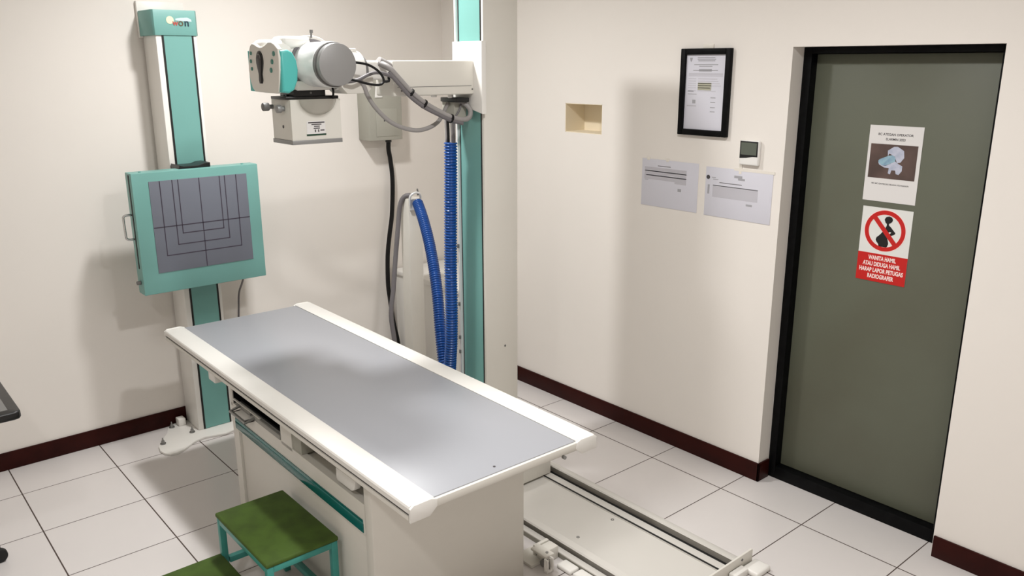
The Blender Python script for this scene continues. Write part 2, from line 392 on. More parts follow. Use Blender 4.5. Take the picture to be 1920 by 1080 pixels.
# slot A with the cassette tray
tr = thing_tray = MB()
tr.box(BX0 + 0.03, BX0 + 0.29, -1.266, -0.818, 0.513, 0.520)
tr.box(BX0 + 0.29, BX0 + 0.298, -1.268, -0.818, 0.513, 0.576); tr.box(BX0 + 0.004, BX0 + 0.29, -1.2688, -1.266, 0.513, 0.576); tr.box(BX0 + 0.004, BX0 + 0.29, -0.8195, -0.8165, 0.513, 0.576); tr.box(BX0 + 0.004, BX0 + 0.29, -1.266, -0.818, 0.574, 0.5775)
ct = tr.build('cassette_slot', M['blackpl'], tb)
B(BX0 - 0.002, BX0 + 0.010, -1.264, -1.02, 0.510, 0.529, bev=0.002).build('tray_front', M['traygray'], ct)
B(BX0 - 0.001, BX0 + 0.006, -1.08, -0.82, 0.530, 0.5345).build('tray_rail', M['cream'], ct)
B(BX0 + 0.000, BX0 + 0.008, -0.985, -0.895, 0.513, 0.527, bev=0.001).build('tray_label_holder', M['traygray'], ct)
hd_ = MB().tube([(BX0 + 0.004, -0.885, 0.522), (BX0 - 0.040, -0.885, 0.510), (BX0 - 0.040, -1.035, 0.510), (BX0 + 0.004, -1.035, 0.522)], 0.0055, smooth=False, seg=8).build('tray_handle', M['steel'], ct)
B(BX0 - 0.032, BX0 - 0.0005, -1.010, -0.910, 0.509, 0.514, bev=0.001).build('handle_plate', M['enamel'], hd_)
B(BX0 - 0.036, BX0 - 0.0005, -1.030, -0.890, 0.505, 0.509).build('handle_gap_shade', M['inkd'], hd_)  # dark sheet standing in for the shadowed gap around the plate
# slot B with the release lever
s2 = MB(); s2.box(BX0 + 0.06, BX0 + 0.066, -1.866, -1.361, 0.507, 0.578); s2.box(BX0 + 0.004, BX0 + 0.06, -1.43, -1.3615, 0.513, 0.576)
s2.build('lever_slot', M['boxgray'], tb)
MB().prism([(-1.70, 0.576), (-1.70, 0.538), (-1.708, 0.532), (-1.80, 0.532), (-1.815, 0.540), (-1.822, 0.552), (-1.826, 0.576)], 'x', BX0 - 0.004, BX0 + 0.02, bev=0.002).build('release_lever', M['enamel'], tb)
# table top
B(0.690, 1.235, -2.235, -0.245, 0.672, 0.691, bev=0.002).build('table_top', M['matgray'], tb)
MB().cyl((0.93, -2.205, 0.6905), (0.93, -2.205, 0.6925), 0.004, seg=12).build('top_screw', M['inkd'], tb)
B(0.665, 1.265, -2.245, -2.234, 0.664, 0.688, bev=0.002).build('end_trim', M['cream'], tb)
B(0.665, 1.265, -0.246, -0.235, 0.664, 0.688, bev=0.002).build('end_trim', M['cream'], tb)
B(0.66, 1.28, -2.22, -0.26, 0.645, 0.672).build('top_frame', M['cream'], tb)
def rail(x_out, s):
    p = [(x_out, 0.671), (x_out, 0.686), (x_out + s * 0.003, 0.691), (x_out + s * 0.009, 0.6935), (x_out + s * 0.074, 0.695), (x_out + s * 0.084, 0.692), (x_out + s * 0.0845, 0.672)]
    r = MB().prism(p, 'y', -2.238, -0.237, bev=0.001).build('side_rail', M['enamel'], tb, angle=25)
    B(min(x_out + s * 0.004, x_out + s * 0.05), max(x_out + s * 0.004, x_out + s * 0.05), -2.234, -0.241, 0.662, 0.671).build('rail_groove', M['inkd'], r)
    B(min(x_out, x_out + s * 0.052), max(x_out, x_out + s * 0.052), -2.236, -0.239, 0.648, 0.662, bev=0.0015).build('rail_lip', M['cream'], r)
    for ya, yb in ((-2.248, -2.238), (-0.237, -0.227)):
        MB().prism([(x_out, 0.645), (x_out, 0.686), (x_out + s * 0.012, 0.695), (x_out + s * 0.070, 0.696), (x_out + s * 0.090, 0.689), (x_out + s * 0.09, 0.668), (x_out + s * 0.065, 0.645)], 'y', ya, yb, bev=0.002).build('rail_end_cap', M['enamel'], r)
rail(0.605, 1); rail(1.320, -1)
B(0.618, 0.652, -0.785, -0.715, 0.600, 0.648, bev=0.004).build('rail_stop', M['enamel'], tb)
MB().cyl((1.18, -2.2375, 0.655), (1.18, -2.249, 0.655), 0.006, seg=12).build('end_screw', M['steel'], tb)
tb.rotation_euler = (0, 0, -0.0125)
# ---------------------------------------------------------------- floor rail
rl = thing('floor_rail', 'low white steel floor rail with black grooves beside the patient table', 'floor rail', (1.7, -1.2, 0))
RY0, RY1 = -2.418, -0.10
B(1.540, 1.832, RY0, RY1, 0.0, 0.025).build('bed_plate', M['railpaint'], rl)
gp = B(1.832, 1.893, RY0, RY1, 0.0, 0.030).build('running_track', M['railpaint'], rl)
B(1.834, 1.843, RY0, RY1, 0.0298, 0.0315).build('groove', M['blackrub'], gp)
B(1.882, 1.893, RY0, RY1, 0.0298, 0.0315).build('groove', M['blackrub'], gp)
MB().prism([(1.912, 0.0), (1.912, 0.052), (1.895, 0.052), (1.893, 0.055), (1.897, 0.060), (1.922, 0.060), (1.934, 0.052), (1.990, 0.006), (1.990, 0.0)], 'y', RY0, RY1, bev=0.001).build('outer_rail', M['railpaint'], rl)
MB().prism([(1.516, 0.0), (1.516, 0.047), (1.499, 0.047), (1.497, 0.050), (1.502, 0.055), (1.532, 0.055), (1.540, 0.048), (1.540, 0.0)], 'y', RY0, RY1, bev=0.001).build('inner_rail', M['railpaint'], rl)
B(1.470, 1.4975, RY0, RY1, 0.022, 0.028, bev=0.001).build('ledge', M['railpaint'], rl)
B(1.474, 1.478, RY0, RY1, 0.0, 0.022).build('ledge_web', M['boxgray'], rl)
MB().cyl((1.4735, -1.83, 0.013), (1.4745, -1.83, 0.013), 0.006, seg=16).cyl((1.4735, -1.85, 0.013), (1.4745, -1.85, 0.013), 0.006, seg=16).build('slot_hole', M['ink_black'], rl)
for sx, sy in ((1.803, -1.89), (1.602, -1.89), (1.803, -0.6), (1.602, -0.6)):
    MB().ring((sx, sy, 0.0258), 'z', 0.007, 0.004, 0.002, seg=20).build('bed_screw', M['steel'], rl)
ep = MB().prism([(1.46, 0.004), (1.46, 0.058), (2.000, 0.066), (2.004, 0.060), (2.004, 0.010)], 'y', -2.426, -2.418, bev=0.0008).build('end_plate', M['cream'], rl)
for sx, sz in ((1.935, 0.047), (1.90, 0.022)):
    screw(ep, (sx, -2.4265, sz), 'y', 0.005, M['mid'])
bmp = MB().box(1.93, 2.02, -2.50, -2.43, 0.0, 0.024, bev=0.010, seg=3); bmp.box(1.85, 1.93, -2.46, -2.428, 0.0, 0.03, bev=0.004)
bmp.build('end_stop', M['enamel'], rl)
# clamp on the floor beside the rail
cb = MB()
cb.box(1.345, 1.475, -1.90, -1.80, 0.0, 0.012, bev=0.002)
cb.box(1.40, 1.472, -1.915, -1.865, 0.0, 0.055, bev=0.006); cb.box(1.40, 1.472, -1.86, -1.845, 0.0, 0.055, bev=0.003)
cb.box(1.375, 1.42, -1.945, -1.86, 0.048, 0.058, bev=0.002)
fc = cb.build('rail_clamp', M['cream'], rl)
cc = MB().box(1.365, 1.373, -1.965, -1.945, 0.0, 0.056, bev=0.002).box(1.392, 1.400, -1.965, -1.945, 0.0, 0.056, bev=0.002)
cc.tube([(1.369, -1.952, 0.05), (1.369, -1.956, 0.012), (1.383, -1.96, 0.004), (1.396, -1.956, 0.012), (1.396, -1.952, 0.05)], 0.007, step=0.004)
cc.build('clamp_hook', M['enamel'], fc)
MB().cyl((1.372, -1.93, 0.025), (1.394, -1.93, 0.025), 0.014).build('clamp_roller', M['mid'], fc)
MB().cyl((1.40, -1.925, 0.056), (1.40, -1.925, 0.061), 0.006, seg=6).build('clamp_bolt', M['steel'], fc)
ft = MB().box(1.42, 1.472, -2.03, -1.955, 0.0, 0.018, bev=0.008, seg=3).box(1.42, 1.472, -2.13, -2.04, 0.0, 0.02, bev=0.008, seg=3)
ft.build('floor_bracket', M['enamel'], rl)

# ---------------------------------------------------------------- tube stand
ts = thing('tube_stand', 'white column stand carrying x-ray tube head on a horizontal arm', 'x-ray machine', (1.78, -1.09, 0.03))
B(1.545, 1.876, -1.44, -0.72, 0.035, 0.20, bev=0.006).build('carriage', M['cream'], ts)
MB().cyl((1.872, -1.4405, 0.105), (1.872, -1.455, 0.112), 0.006, 0.004, seg=10).build('carriage_pin', M['blackpl'], ts)
col = B(1.701, 1.888, -1.194, -0.997, 0.198, 2.22, bev=0.004).build('column', M['cream'], ts)
B(1.6985, 1.7025, -1.176, -1.036, 0.205, 2.216).build('front_strip', M['teal'], ts)
for ya, yb in ((-1.181, -1.176), (-1.036, -1.031)):
    B(1.698, 1.7025, ya, yb, 0.205, 2.216).build('edge_seal', M['blackrub'], ts)
B(1.684, 1.7005, -1.031, -1.020, 0.205, 2.216, bev=0.002).build('guide_rail', M['silver'], ts)
screw(col, (1.811, -1.1945, 0.602), 'y', 0.005, M['mid'])
for z in (1.05, 0.78, 0.62, 0.55): MB().box(1.677, 1.6845, -1.03, -1.021, z, z + 0.018, bev=0.001).build('guide_clip', M['mid'], ts)
MB().prism([(-1.219, 1.648), (-1.219, 1.938), (-1.02, 1.938), (-1.02, 1.69)], 'x', 1.672, 1.697, bev=0.004).build('sleeve', M['enamel'], ts)
arm = B(1.283, 1.674, -1.165, -1.035, 1.727, 1.862, bev=0.006, seg=3).build('arm', M['cream'], ts)
B(1.30, 1.660, -1.1658, -1.1645, 1.7605, 1.7625).build('arm_seam', M['mid'], arm)
for x in (1.318, 1.664): screw(arm, (x, -1.1655, 1.7475), 'y', 0.0035, M['mid'])
for fx, fy, fz in ((1.60, -1.10, 1.712), (1.53, -1.08, 1.716)): MB().cyl((fx, fy, 1.728), (fx, fy, fz), 0.012, bev=0.003).build('arm_white_cap', M['white'], arm)  # two small white caps under the arm
ia = B(1.14, 1.30, -1.15, -1.05, 1.790, 1.862, bev=0.012, seg=3).build('inner_arm', M['enamel'], ts)
MB().cyl((1.23, -1.145, 1.86), (1.285, -1.145, 1.835), 0.018, bev=0.004).build('cable_gland', M['cable'], ia)
# rotation joint
jt = MB().cyl((1.06, -1.10, 1.826), (1.165, -1.10, 1.826), 0.072, seg=48, bev=0.008).build('rotation_joint', M['enamel'], ts)
MB().ring((1.172, -1.10, 1.822), 'x', 0.062, 0.050, 0.012).build('joint_ring', M['mid'], jt)
B(1.09, 1.15, -1.13, -1.07, 1.89, 1.905, bev=0.005).build('joint_cap', M['enamel'], jt)
o8 = [(1.062, 1.80), (1.062, 1.765), (1.085, 1.742), (1.172, 1.742), (1.198, 1.77), (1.198, 1.80), (1.18, 1.82), (1.08, 1.82)]
MB().prism(o8, 'y', -1.16, -1.04, bev=0.004).build('joint_housing', M['cream'], ts)
# tube housing
TX, TZ = 0.976, 1.847
th = MB().cyl((TX, -0.96, TZ), (TX, -1.110, TZ), 0.1015, seg=64, bev=0.006).build('tube_housing', M['enamel'], ts)
MB().cyl((TX, -0.86, TZ), (TX, -1.00, TZ), 0.080, seg=48, bev=0.006).build('rear_cylinder', M['silver'], th)
MB().cyl((TX, -0.835, TZ), (TX, -0.86, TZ), 0.076, seg=48, bev=0.004).build('rear_cap', M['capgray'], th)
MB().ring((TX, -1.1125, TZ), 'y', 0.0885, 0.078, 0.007, seg=64).build('housing_ring', M['dcable'], th)
MB().cyl((TX, -1.102, TZ), (TX, -1.258, TZ), 0.0785, seg=64, bev=0.003).build('front_cylinder', M['silver'], th)
MB().cyl((TX, -1.258, TZ), (TX, -1.27, TZ), 0.0765, seg=64).build('collar', M['mid'], th)
MB().cyl((TX, -1.268, TZ), (TX, -1.296, TZ), 0.0725, seg=64, bev=0.003).build('end_cap', M['capgray'], th)
B(0.785, 0.90, -1.120, -1.02, 1.775, 1.932, bev=0.024, seg=4).build('housing_body', M['enamel'], th)
B(0.86, 0.975, -1.12, -1.02, 1.90, 1.945, bev=0.018, seg=3).build('housing_hump', M['enamel'], th)
MB().cyl((0.972, -1.12, 1.94), (0.973, -1.12, 1.962), 0.0035, seg=10).cyl((0.973, -1.12, 1.956), (0.9735, -1.12, 1.967), 0.006, seg=10).build('top_pin', M['mid'], th)
B(0.90, 1.05, -1.13, -1.02, 1.757, 1.79, bev=0.006).build('neck', M['enamel'], th)
# control panel
pts = [(-1.018, 1.83), (-1.024, 1.865), (-1.033, 1.895), (-1.045, 1.912), (-1.060, 1.919), (-1.080, 1.916), (-1.100, 1.909), (-1.122, 1.905), (-1.145, 1.907), (-1.165, 1.912), (-1.190, 1.921),
       (-1.212, 1.921), (-1.235, 1.914), (-1.250, 1.905), (-1.262, 1.898), (-1.266, 1.87), (-1.263, 1.83), (-1.255, 1.79), (-1.245, 1.758), (-1.225, 1.752), (-1.14, 1.753), (-1.058, 1.755), (-1.04, 1.766), (-1.026, 1.79)]
cp = MB().prism(pts, 'x', 0.772, 0.790, bev=0.004, seg=3).build('control_panel', M['cream'], ts)
for ya, yb in ((-1.270, -1.236), (-1.046, -1.004)):
    gr = [(0.777, 1.757), (0.777, 1.894), (0.806, 1.896), (0.824, 1.886), (0.836, 1.862), (0.840, 1.83), (0.836, 1.795), (0.822, 1.764), (0.802, 1.753)]
    MB().prism(gr, 'y', ya, yb, bev=0.010, seg=4).build('side_grip', M['tealgrip'], cp)
def outline(cy, s):
    o = []
    for k in range(24):
        a = 2 * PI * k / 24
        o.append((cy + 0.0235 * s * math.cos(a), 1.860 + 0.034 * min(s, 1.0) * math.sin(a)))
    up_ = [p for p in o if p[1] > 1.8455]
    up_.sort(key=lambda p: math.atan2(p[1] - 1.845, p[0] - cy))
    return up_ + [(cy - 0.017 * s, 1.832), (cy - 0.011 * s, 1.815), (cy - 0.013 * s, 1.795 - 0.002 * (s - 1)), (cy - 0.008 * s, 1.784), (cy + 0.008 * s, 1.784), (cy + 0.013 * s, 1.795), (cy + 0.011 * s, 1.815), (cy + 0.017 * s, 1.832)]
hd = MB().prism(outline(-1.119, 1.22), 'x', 0.7695, 0.774, bev=0.0015).build('panel_handle', M['blackpl'], cp)
MB().prism(outline(-1.119, 0.85), 'x', 0.7672, 0.770, bev=0.001).build('handle_pad', M['gripdark'], hd)
arc = MB(); arc.tube([(0.7675, -1.119 + 0.014 * math.cos(a), 1.868 + 0.014 * math.sin(a)) for a in [PI * k / 8 for k in range(9)]], 0.0018, step=0.003, seg=8)
arc.build('handle_arc', M['mid'], hd)
for y, z, r in ((-1.051, 1.886, 0.006), (-1.046, 1.859, 0.0065), (-1.050, 1.833, 0.006), (-1.232, 1.883, 0.0085), (-1.216, 1.857, 0.0085), (-1.204, 1.829, 0.0085)):
    MB().cyl((0.773, y, z), (0.769, y, z), r, seg=20, bev=0.001).build('panel_button', M['button'], cp)
# collimator
K0, K1, KY = 0.868, 1.068, -1.130
mt = MB().box(0.893, 1.018, -1.115, -1.00, 1.735, 1.760, bev=0.002).box(0.858, 1.068, -1.12, -0.995, 1.7255, 1.736, bev=0.002).build('collimator_mount', M['blackpl'], ts)
screw(mt, (0.958, -1.116, 1.748), 'y', 0.004, M['mid'])
co = B(K0, K1, KY + 0.006, -0.975, 1.581, 1.7255, bev=0.002).build('collimator', M['cream'], ts)
cx, R = 0.977, 0.074
face = [(K0, 1.581), (K1, 1.581), (K1, 1.725), (cx + R, 1.725)] + [(cx + R * math.cos(a), 1.725 - 0.056 * math.sin(a) / 1.0) for a in [PI * k / 24 for k in range(1, 24)]] + [(cx - R, 1.725), (K0, 1.725)]
MB().prism(face, 'y', KY, KY + 0.006).build('front_plate', M['cream'], co)
B(K0 - 0.002, K1, KY - 0.004, -0.972, 1.566, 1.581, bev=0.001).build('bottom_plate', M['capgray'], co)
lb = B(0.926, 1.001, KY - 0.0012, KY, 1.5985, 1.648).build('rating_label', M['paperw'], co)
B(0.9245, 1.0025, KY - 0.0018, KY, 1.5955, 1.6015).build('green_bar', M['dgreen'], lb)
t = MB()
t.box(0.932, 0.998, KY - 0.0016, KY - 0.001, 1.6405, 1.6445).box(0.945, 0.985, KY - 0.0016, KY - 0.001, 1.634, 1.6375).box(0.955, 0.978, KY - 0.0016, KY - 0.001, 1.627, 1.6305)
t.box(0.953, 0.978, KY - 0.0016, KY - 0.001, 1.620, 1.6235).box(0.957, 0.962, KY - 0.0016, KY - 0.001, 1.608, 1.617).box(0.970, 0.975, KY - 0.0016, KY - 0.001, 1.608, 1.617).box(0.98, 0.996, KY - 0.0016, KY - 0.001, 1.612, 1.616)
t.build('label_print', M['inkd'], lb)
MB().cyl((K0, -0.985, 1.697), (K0 - 0.018, -0.985, 1.697), 0.008).cyl((K0 - 0.016, -0.985, 1.697), (K0 - 0.04, -0.985, 1.697), 0.015, bev=0.003).build('collimator_knob', M['mid'], co)
MB().cyl((K0, -1.078, 1.693), (K0 - 0.012, -1.078, 1.693), 0.009).cyl((K0 - 0.012, -1.078, 1.693), (K0 - 0.03, -1.078, 1.693), 0.0145, bev=0.003).build('collimator_knob', M['capgray'], co)
MB().cyl((K0 + 0.0005, -1.062, 1.628), (K0 - 0.001, -1.062, 1.628), 0.006, seg=16).build('collimator_hole', M['inkd'], co)
MB().cyl((0.885, -1.06, 1.7255), (0.885, -1.06, 1.742), 0.008, seg=16, bev=0.002).build('collimator_pin', M['blackpl'], co)
# cables carried by the stand
MB().tube([(1.04, -1.13, 1.765), (1.04, -1.135, 1.75), (1.042, -1.125, 1.727)], 0.004).build('cable', M['bcable'], ts)
MB().tube([(1.04, -1.235, 1.856), (1.08, -1.24, 1.854), (1.129, -1.24, 1.846), (1.168, -1.24, 1.826), (1.190, -1.24, 1.801), (1.191, -1.24, 1.783), (1.17, -1.24, 1.774), (1.125, -1.24, 1.779), (1.077, -1.24, 1.791), (1.04, -1.22, 1.80)], 0.0045).build('cable', M['bcable'], ts)
MB().tube([(1.07, -1.18, 1.785), (1.105, -1.2, 1.792), (1.151, -1.2, 1.810), (1.185, -1.2, 1.818), (1.222, -1.2, 1.813), (1.262, -1.195, 1.799), (1.30, -1.19, 1.776)], 0.0065).build('cable', M['dcable'], ts)
MB().tube([(1.225, -1.185, 1.785), (1.246, -1.19, 1.786), (1.249, -1.185, 1.80)], 0.005).build('cable', M['bcable'], ts)
bpts = [(1.235, -1.15, 1.853), (1.25, -1.19, 1.835), (1.289, -1.20, 1.792), (1.336, -1.2, 1.747), (1.397, -1.2, 1.703), (1.46, -1.2, 1.670), (1.525, -1.2, 1.642), (1.592, -1.19, 1.628), (1.642, -1.17, 1.634), (1.664, -1.15, 1.66), (1.655, -1.13, 1.685), (1.63, -1.10, 1.70)]
MB().tube(bpts, 0.0105).build('cable_bundle', M['cable'], ts)
MB().tube([(x - 0.004, y - 0.004, z - 0.016 - 0.004 * math.sin(i)) for i, (x, y, z) in enumerate(bpts[1:8])], 0.008).build('cable', M['dcable'], ts)
for i in (3, 4, 6):
    p = Vector(bpts[i]); q = (Vector(bpts[i + 1]) - Vector(bpts[i - 1])).normalized()
    MB().cyl(p - q * 0.003 + Vector((0, 0, -0.006)), p + q * 0.003 + Vector((0, 0, -0.006)), 0.0185, seg=20).build('cable_tie', M['bcable'], ts)
MB().tube([(1.10, -1.10, 1.80), (1.135, -1.155, 1.79), (1.154, -1.16, 1.771), (1.17, -1.16, 1.732), (1.203, -1.16, 1.686), (1.255, -1.16, 1.639), (1.313, -1.16, 1.610), (1.382, -1.16, 1.594), (1.447, -1.15, 1.599), (1.51, -1.13, 1.618), (1.56, -1.10, 1.65), (1.60, -1.08, 1.69)], 0.0085).build('cable', M['cable'], ts)
hb = MB().prism([(-1.03, 1.70), (-1.115, 1.70), (-1.115, 1.632), (-1.07, 1.628), (-1.03, 1.64)], 'x', 1.606, 1.672, bev=0.004)
hg = hb.build('cable_hanger', M['boxgray'], ts)
B(1.598, 1.66, -1.15, -1.03, 1.695, 1.713, bev=0.003).build('hanger_bracket', M['blackpl'], hg)
MB().tube([(1.64, -1.12, 1.69), (1.63, -1.122, 1.665), (1.61, -1.122, 1.64)], 0.004).build('hanger_strap', M['dcable'], hg)
for x, y, m in ((1.612, -1.048, 'cable'), (1.616, -1.058, 'bcable'), (1.622, -1.075, 'cable'), (1.626, -1.085, 'dcable')):
    MB().tube([(1.63, -1.07, 1.66), (x, y, 1.63), (x, y, 1.57), (x, y, 1.515)], 0.0055).build('cable', M[m], ts)

# ---------------------------------------------------------------- blue hose (one U from the stand to the post)
HP = [(1.620, -1.067, 1.525), (1.620, -1.064, 1.405), (1.620, -1.056, 1.218), (1.620, -1.048, 0.977), (1.622, -1.044, 0.778), (1.624, -1.034, 0.624), (1.632, -1.008, 0.484), (1.648, -0.975, 0.36), (1.668, -0.935, 0.30),
      (1.690, -0.893, 0.33), (1.712, -0.845, 0.45), (1.752, -0.770, 0.58), (1.800, -0.688, 0.717), (1.842, -0.606, 0.832), (1.888, -0.500, 0.96), (1.930, -0.390, 1.062), (1.968, -0.285, 1.135)]
pitch_ = 0.0125
hz = MB().tube(HP, 0.026, seg=24, step=0.0021, rfun=lambda s: 0.0262 + 0.0034 * math.sin(2 * PI * s / pitch_))
tag(hz.build('corrugated_hose', M['hose'], angle=80), 'blue corrugated cable hose hanging in a loop beside the teal column', 'hose')

# ---------------------------------------------------------------- cable post, cabinet, wall box, loose cables
po = thing('cable_post', 'short white metal post holding the end of the blue hose', 'post', (1.97, -0.21, 0))
B(1.932, 2.018, -0.25, -0.17, 0.006, 1.150, bev=0.003).build('upright', M['cream'], po)
B(1.89, 2.06, -0.28, -0.14, 0.0, 0.008, bev=0.002).build('foot_plate', M['enamel'], po)
cl = MB().tube([(1.935, -0.262, 1.120), (1.932, -0.27, 1.165), (1.955, -0.278, 1.185), (1.985, -0.278, 1.180), (2.0, -0.27, 1.155), (2.0, -0.262, 1.12)], 0.006, step=0.004)
cl.box(1.94, 2.0, -0.262, -0.25, 1.09, 1.15, bev=0.002)
pc = cl.build('hose_clamp', M['silver'], po)
MB().cyl((1.985, -0.27, 1.17), (1.978, -0.272, 1.205), 0.006, 0.004, seg=10).build('clamp_screw', M['mid'], pc)

gc = thing('generator_cabinet', 'low white generator cabinet standing in the room corner behind the post', 'cabinet', (2.37, -0.04, 0))
B(2.165, 2.56, -0.36, 0.275, 0.01, 0.60, bev=0.004).build('body', M['enamel'], gc)
B(2.155, 2.565, -0.365, 0.285, 0.60, 0.632, bev=0.008, seg=3).build('lid', M['enamel'], gc)
for y in (0.15,):
    B(2.159, 2.166, y - 0.03, y + 0.03, 0.545, 0.565, bev=0.003).build('latch', M['mid'], gc)
B(2.18, 2.55, -0.34, 0.26, 0.0, 0.012).build('plinth', M['blackpl'], gc)

wb = thing('wall_control_box', 'gray metal electrical box on left wall behind the arm', 'electrical box', (2.09, 0.25, 1.42))
B(1.978, 2.200, 0.19, 0.3095, 1.424, 1.770, bev=0.004).build('body', M['boxgray'], wb)
dr = B(2.024, 2.165, 0.187, 0.191, 1.446, 1.602, bev=0.001).build('door', M['boxgray'], wb)
MB().cyl((2.078, 0.186, 1.548), (2.078, 0.188, 1.548), 0.006, seg=16).box(2.075, 2.081, 0.186, 0.188, 1.53, 1.55).build('keyhole', M['inkd'], dr)
hp = MB().prism([(2.032, 1.742), (2.06, 1.742), (2.072, 1.664), (2.022, 1.664)], 'y', 0.185, 0.1905, bev=0.002).build('hasp', M['white'], wb)
MB().cyl((2.047, 0.1842, 1.69), (2.047, 0.1858, 1.69), 0.005, seg=14).build('hasp_screw', M['mid'], hp)
MB().cyl((2.136, 0.245, 1.424), (2.136, 0.245, 1.405), 0.018, bev=0.003).build('cable_gland', M['blackpl'], wb)

tag(MB().tube([(2.136, 0.245, 1.408), (2.145, 0.262, 1.36), (2.163, 0.275, 1.298), (2.172, 0.275, 1.17), (2.159, 0.275, 0.978), (2.134, 0.272, 0.851), (2.113, 0.27, 0.722), (2.101, 0.26, 0.556), (2.104, 0.25, 0.454), (2.115, 0.24, 0.313), (2.135, 0.23, 0.185), (2.13, 0.20, 0.05), (2.10, 0.12, 0.017), (2.05, 0.0, 0.017)], 0.0135).build('power_cable', M['bcable']),
    'thick black cable dropping from the gray wall box to the floor', 'cable')
tag(MB().tube([(1.958, -0.236, 1.168), (1.932, -0.215, 1.160), (1.912, -0.2, 1.110), (1.893, -0.2, 0.985), (1.872, -0.2, 0.84), (1.850, -0.2, 0.664), (1.828, -0.2, 0.516), (1.843, -0.2, 0.357), (1.86, -0.19, 0.2), (1.87, -0.17, 0.065)], 0.013).build('signal_cable', M['dcable']),
    'gray cable looping off the top of the short white post', 'cable')

# ---------------------------------------------------------------- step stool
so = thing('step_stool', 'two-step stool with green painted treads and teal frame against the table front', 'step stool', (0.42, -1.49, 0))
SY0, SY1 = -1.703, -1.285
def tread(x0, x1, z):
    B(x0, x1, SY0, SY1, z - 0.016, z, bev=0.006, seg=3).build('tread', M['green'], so)
def bar(x0, x1, y0, y1, z0, z1, name): B(x0, x1, y0, y1, z0, z1, bev=0.0015).build(name, M['stoolframe'], so)
L_ = 0.022
for (x0, x1, z) in ((0.397, 0.654, 0.327), (0.180, 0.405, 0.166)):
    tread(x0, x1, z)
    zt = z - 0.016
    for x in (x0 + 0.004, x1 - 0.004 - L_):
        for y in (SY0 + 0.003, SY1 - 0.003 - L_):
            if z < 0.2 and x > 0.3: continue
            bar(x, x + L_, y, y + L_, 0.0, zt, 'leg')
    for y in (SY0 + 0.003, SY1 - 0.003 - L_): bar(x0 + 0.004 + L_, x1 - 0.004 - L_, y, y + L_, zt - 0.022, zt, 'frame_rail')
    for x in (x0 + 0.004, x1 - 0.004 - L_): bar(x, x + L_, SY0 + 0.003 + L_, SY1 - 0.003 - L_, zt - 0.022, zt, 'frame_rail')
bar(0.654 - 0.004 - L_, 0.654 - 0.004, SY0 + 0.025, SY1 - 0.025, 0.065, 0.087, 'stretcher')
bar(0.426, 0.625, SY1 - 0.025, SY1 - 0.003, 0.128, 0.150, 'stretcher')

# ---------------------------------------------------------------- black rolling trolley at the left edge
tl = thing('equipment_trolley', 'black rolling trolley with gray tray top at far left edge', 'trolley', (-0.36, -0.62, 0))
MB().prism([(-0.64, -0.974), (-0.105, -0.974), (-0.091, -0.968), (-0.085, -0.955), (-0.085, -0.28), (-0.64, -0.28)], 'z', 0.722, 0.75, bev=0.006, seg=3).build('tray_rim', M['blackpl'], tl)
B(-0.62, -0.118, -0.94, -0.31, 0.748, 0.752, bev=0.001).build('tray_surface', M['mid'], tl)
MB().cyl((-0.42, -0.62, 0.07), (-0.42, -0.62, 0.724), 0.03).build('pole', M['blackpl'], tl)
bs = MB()
for ang in (20, 92, 164, 236, 308):
    a = math.radians(ang); bs.tube([(-0.42, -0.62, 0.085), (-0.42 + 0.26 * math.cos(a), -0.62 + 0.26 * math.sin(a), 0.075)], 0.017, smooth=False)
bs.build('star_base', M['blackpl'], tl)
for ang in (20, 92, 164, 236, 308):
    a = math.radians(ang); x, y = -0.42 + 0.26 * math.cos(a), -0.62 + 0.26 * math.sin(a)
    MB().cyl((x, y - 0.012, 0.028), (x, y + 0.012, 0.028), 0.028, bev=0.004).cyl((x, y, 0.028), (x, y, 0.072), 0.008).build('caster', M['blackrub'], tl)

# ---------------------------------------------------------------- things on the door wall
X0 = XW
cf = thing('framed_certificate', 'black framed certificate hanging on the door wall', 'picture frame', (XW, -1.655, 1.535))
fy0, fy1, fz0, fz1, fb = -1.787, -1.524, 1.537, 1.911, 0.026
fm = MB()
fm.box(X0 - 0.022, X0 - 0.0005, fy0, fy0 + fb, fz0, fz1, bev=0.003).box(X0 - 0.022, X0 - 0.0005, fy1 - fb, fy1, fz0, fz1, bev=0.003)
fm.box(X0 - 0.022, X0 - 0.0005, fy0 + fb, fy1 - fb, fz0, fz0 + fb, bev=0.003).box(X0 - 0.022, X0 - 0.0005, fy0 + fb, fy1 - fb, fz1 - fb, fz1, bev=0.003)
fm.build('frame', M['black_paint'], cf)
dc = B(X0 - 0.010, X0 - 0.004, fy0 + fb, fy1 - fb, fz0 + fb, fz1 - fb).build('document', M['paper'], cf)
B(X0 - 0.004, X0 - 0.0006, -1.685, -1.63, fz1, fz1 + 0.018, bev=0.001).build('hanger_tab', M['tape'], cf)
ya, yb, za, zb = fy1 - fb, fy0 + fb, fz0 + fb, fz1 - fb
def U(u): return ya + (yb - ya) * u
def V(v): return zb + (za - zb) * v
pr = MB(); pd = MB(); pm = MB()
def bar_(mb, u0, u1, v0, v1): mb.box(X0 - 0.0106, X0 - 0.0099, U(u1), U(u0), V(v1), V(v0))
for u0, u1, v in ((.28, .72, .035), (.28, .74, .055), (.30, .72, .075), (.20, .80, .125), (.33, .66, .148), (.18, .80, .20), (.33, .65, .19), (.33, .65, .21)): bar_(pr, u0, u1, v, v + .012)
for v in (.245, .26, .275): bar_(pm, .07, .93, v, v + .010)
for v in (.315, .345, .375, .405, .435, .475): bar_(pm, .07, .27, v, v + .008); bar_(pm, .32, .60 + .3 * ((v * 37) % 1), v, v + .008)
bar_(pr, .07, .22, .48, .492); bar_(pr, .07, .30, .52, .527)
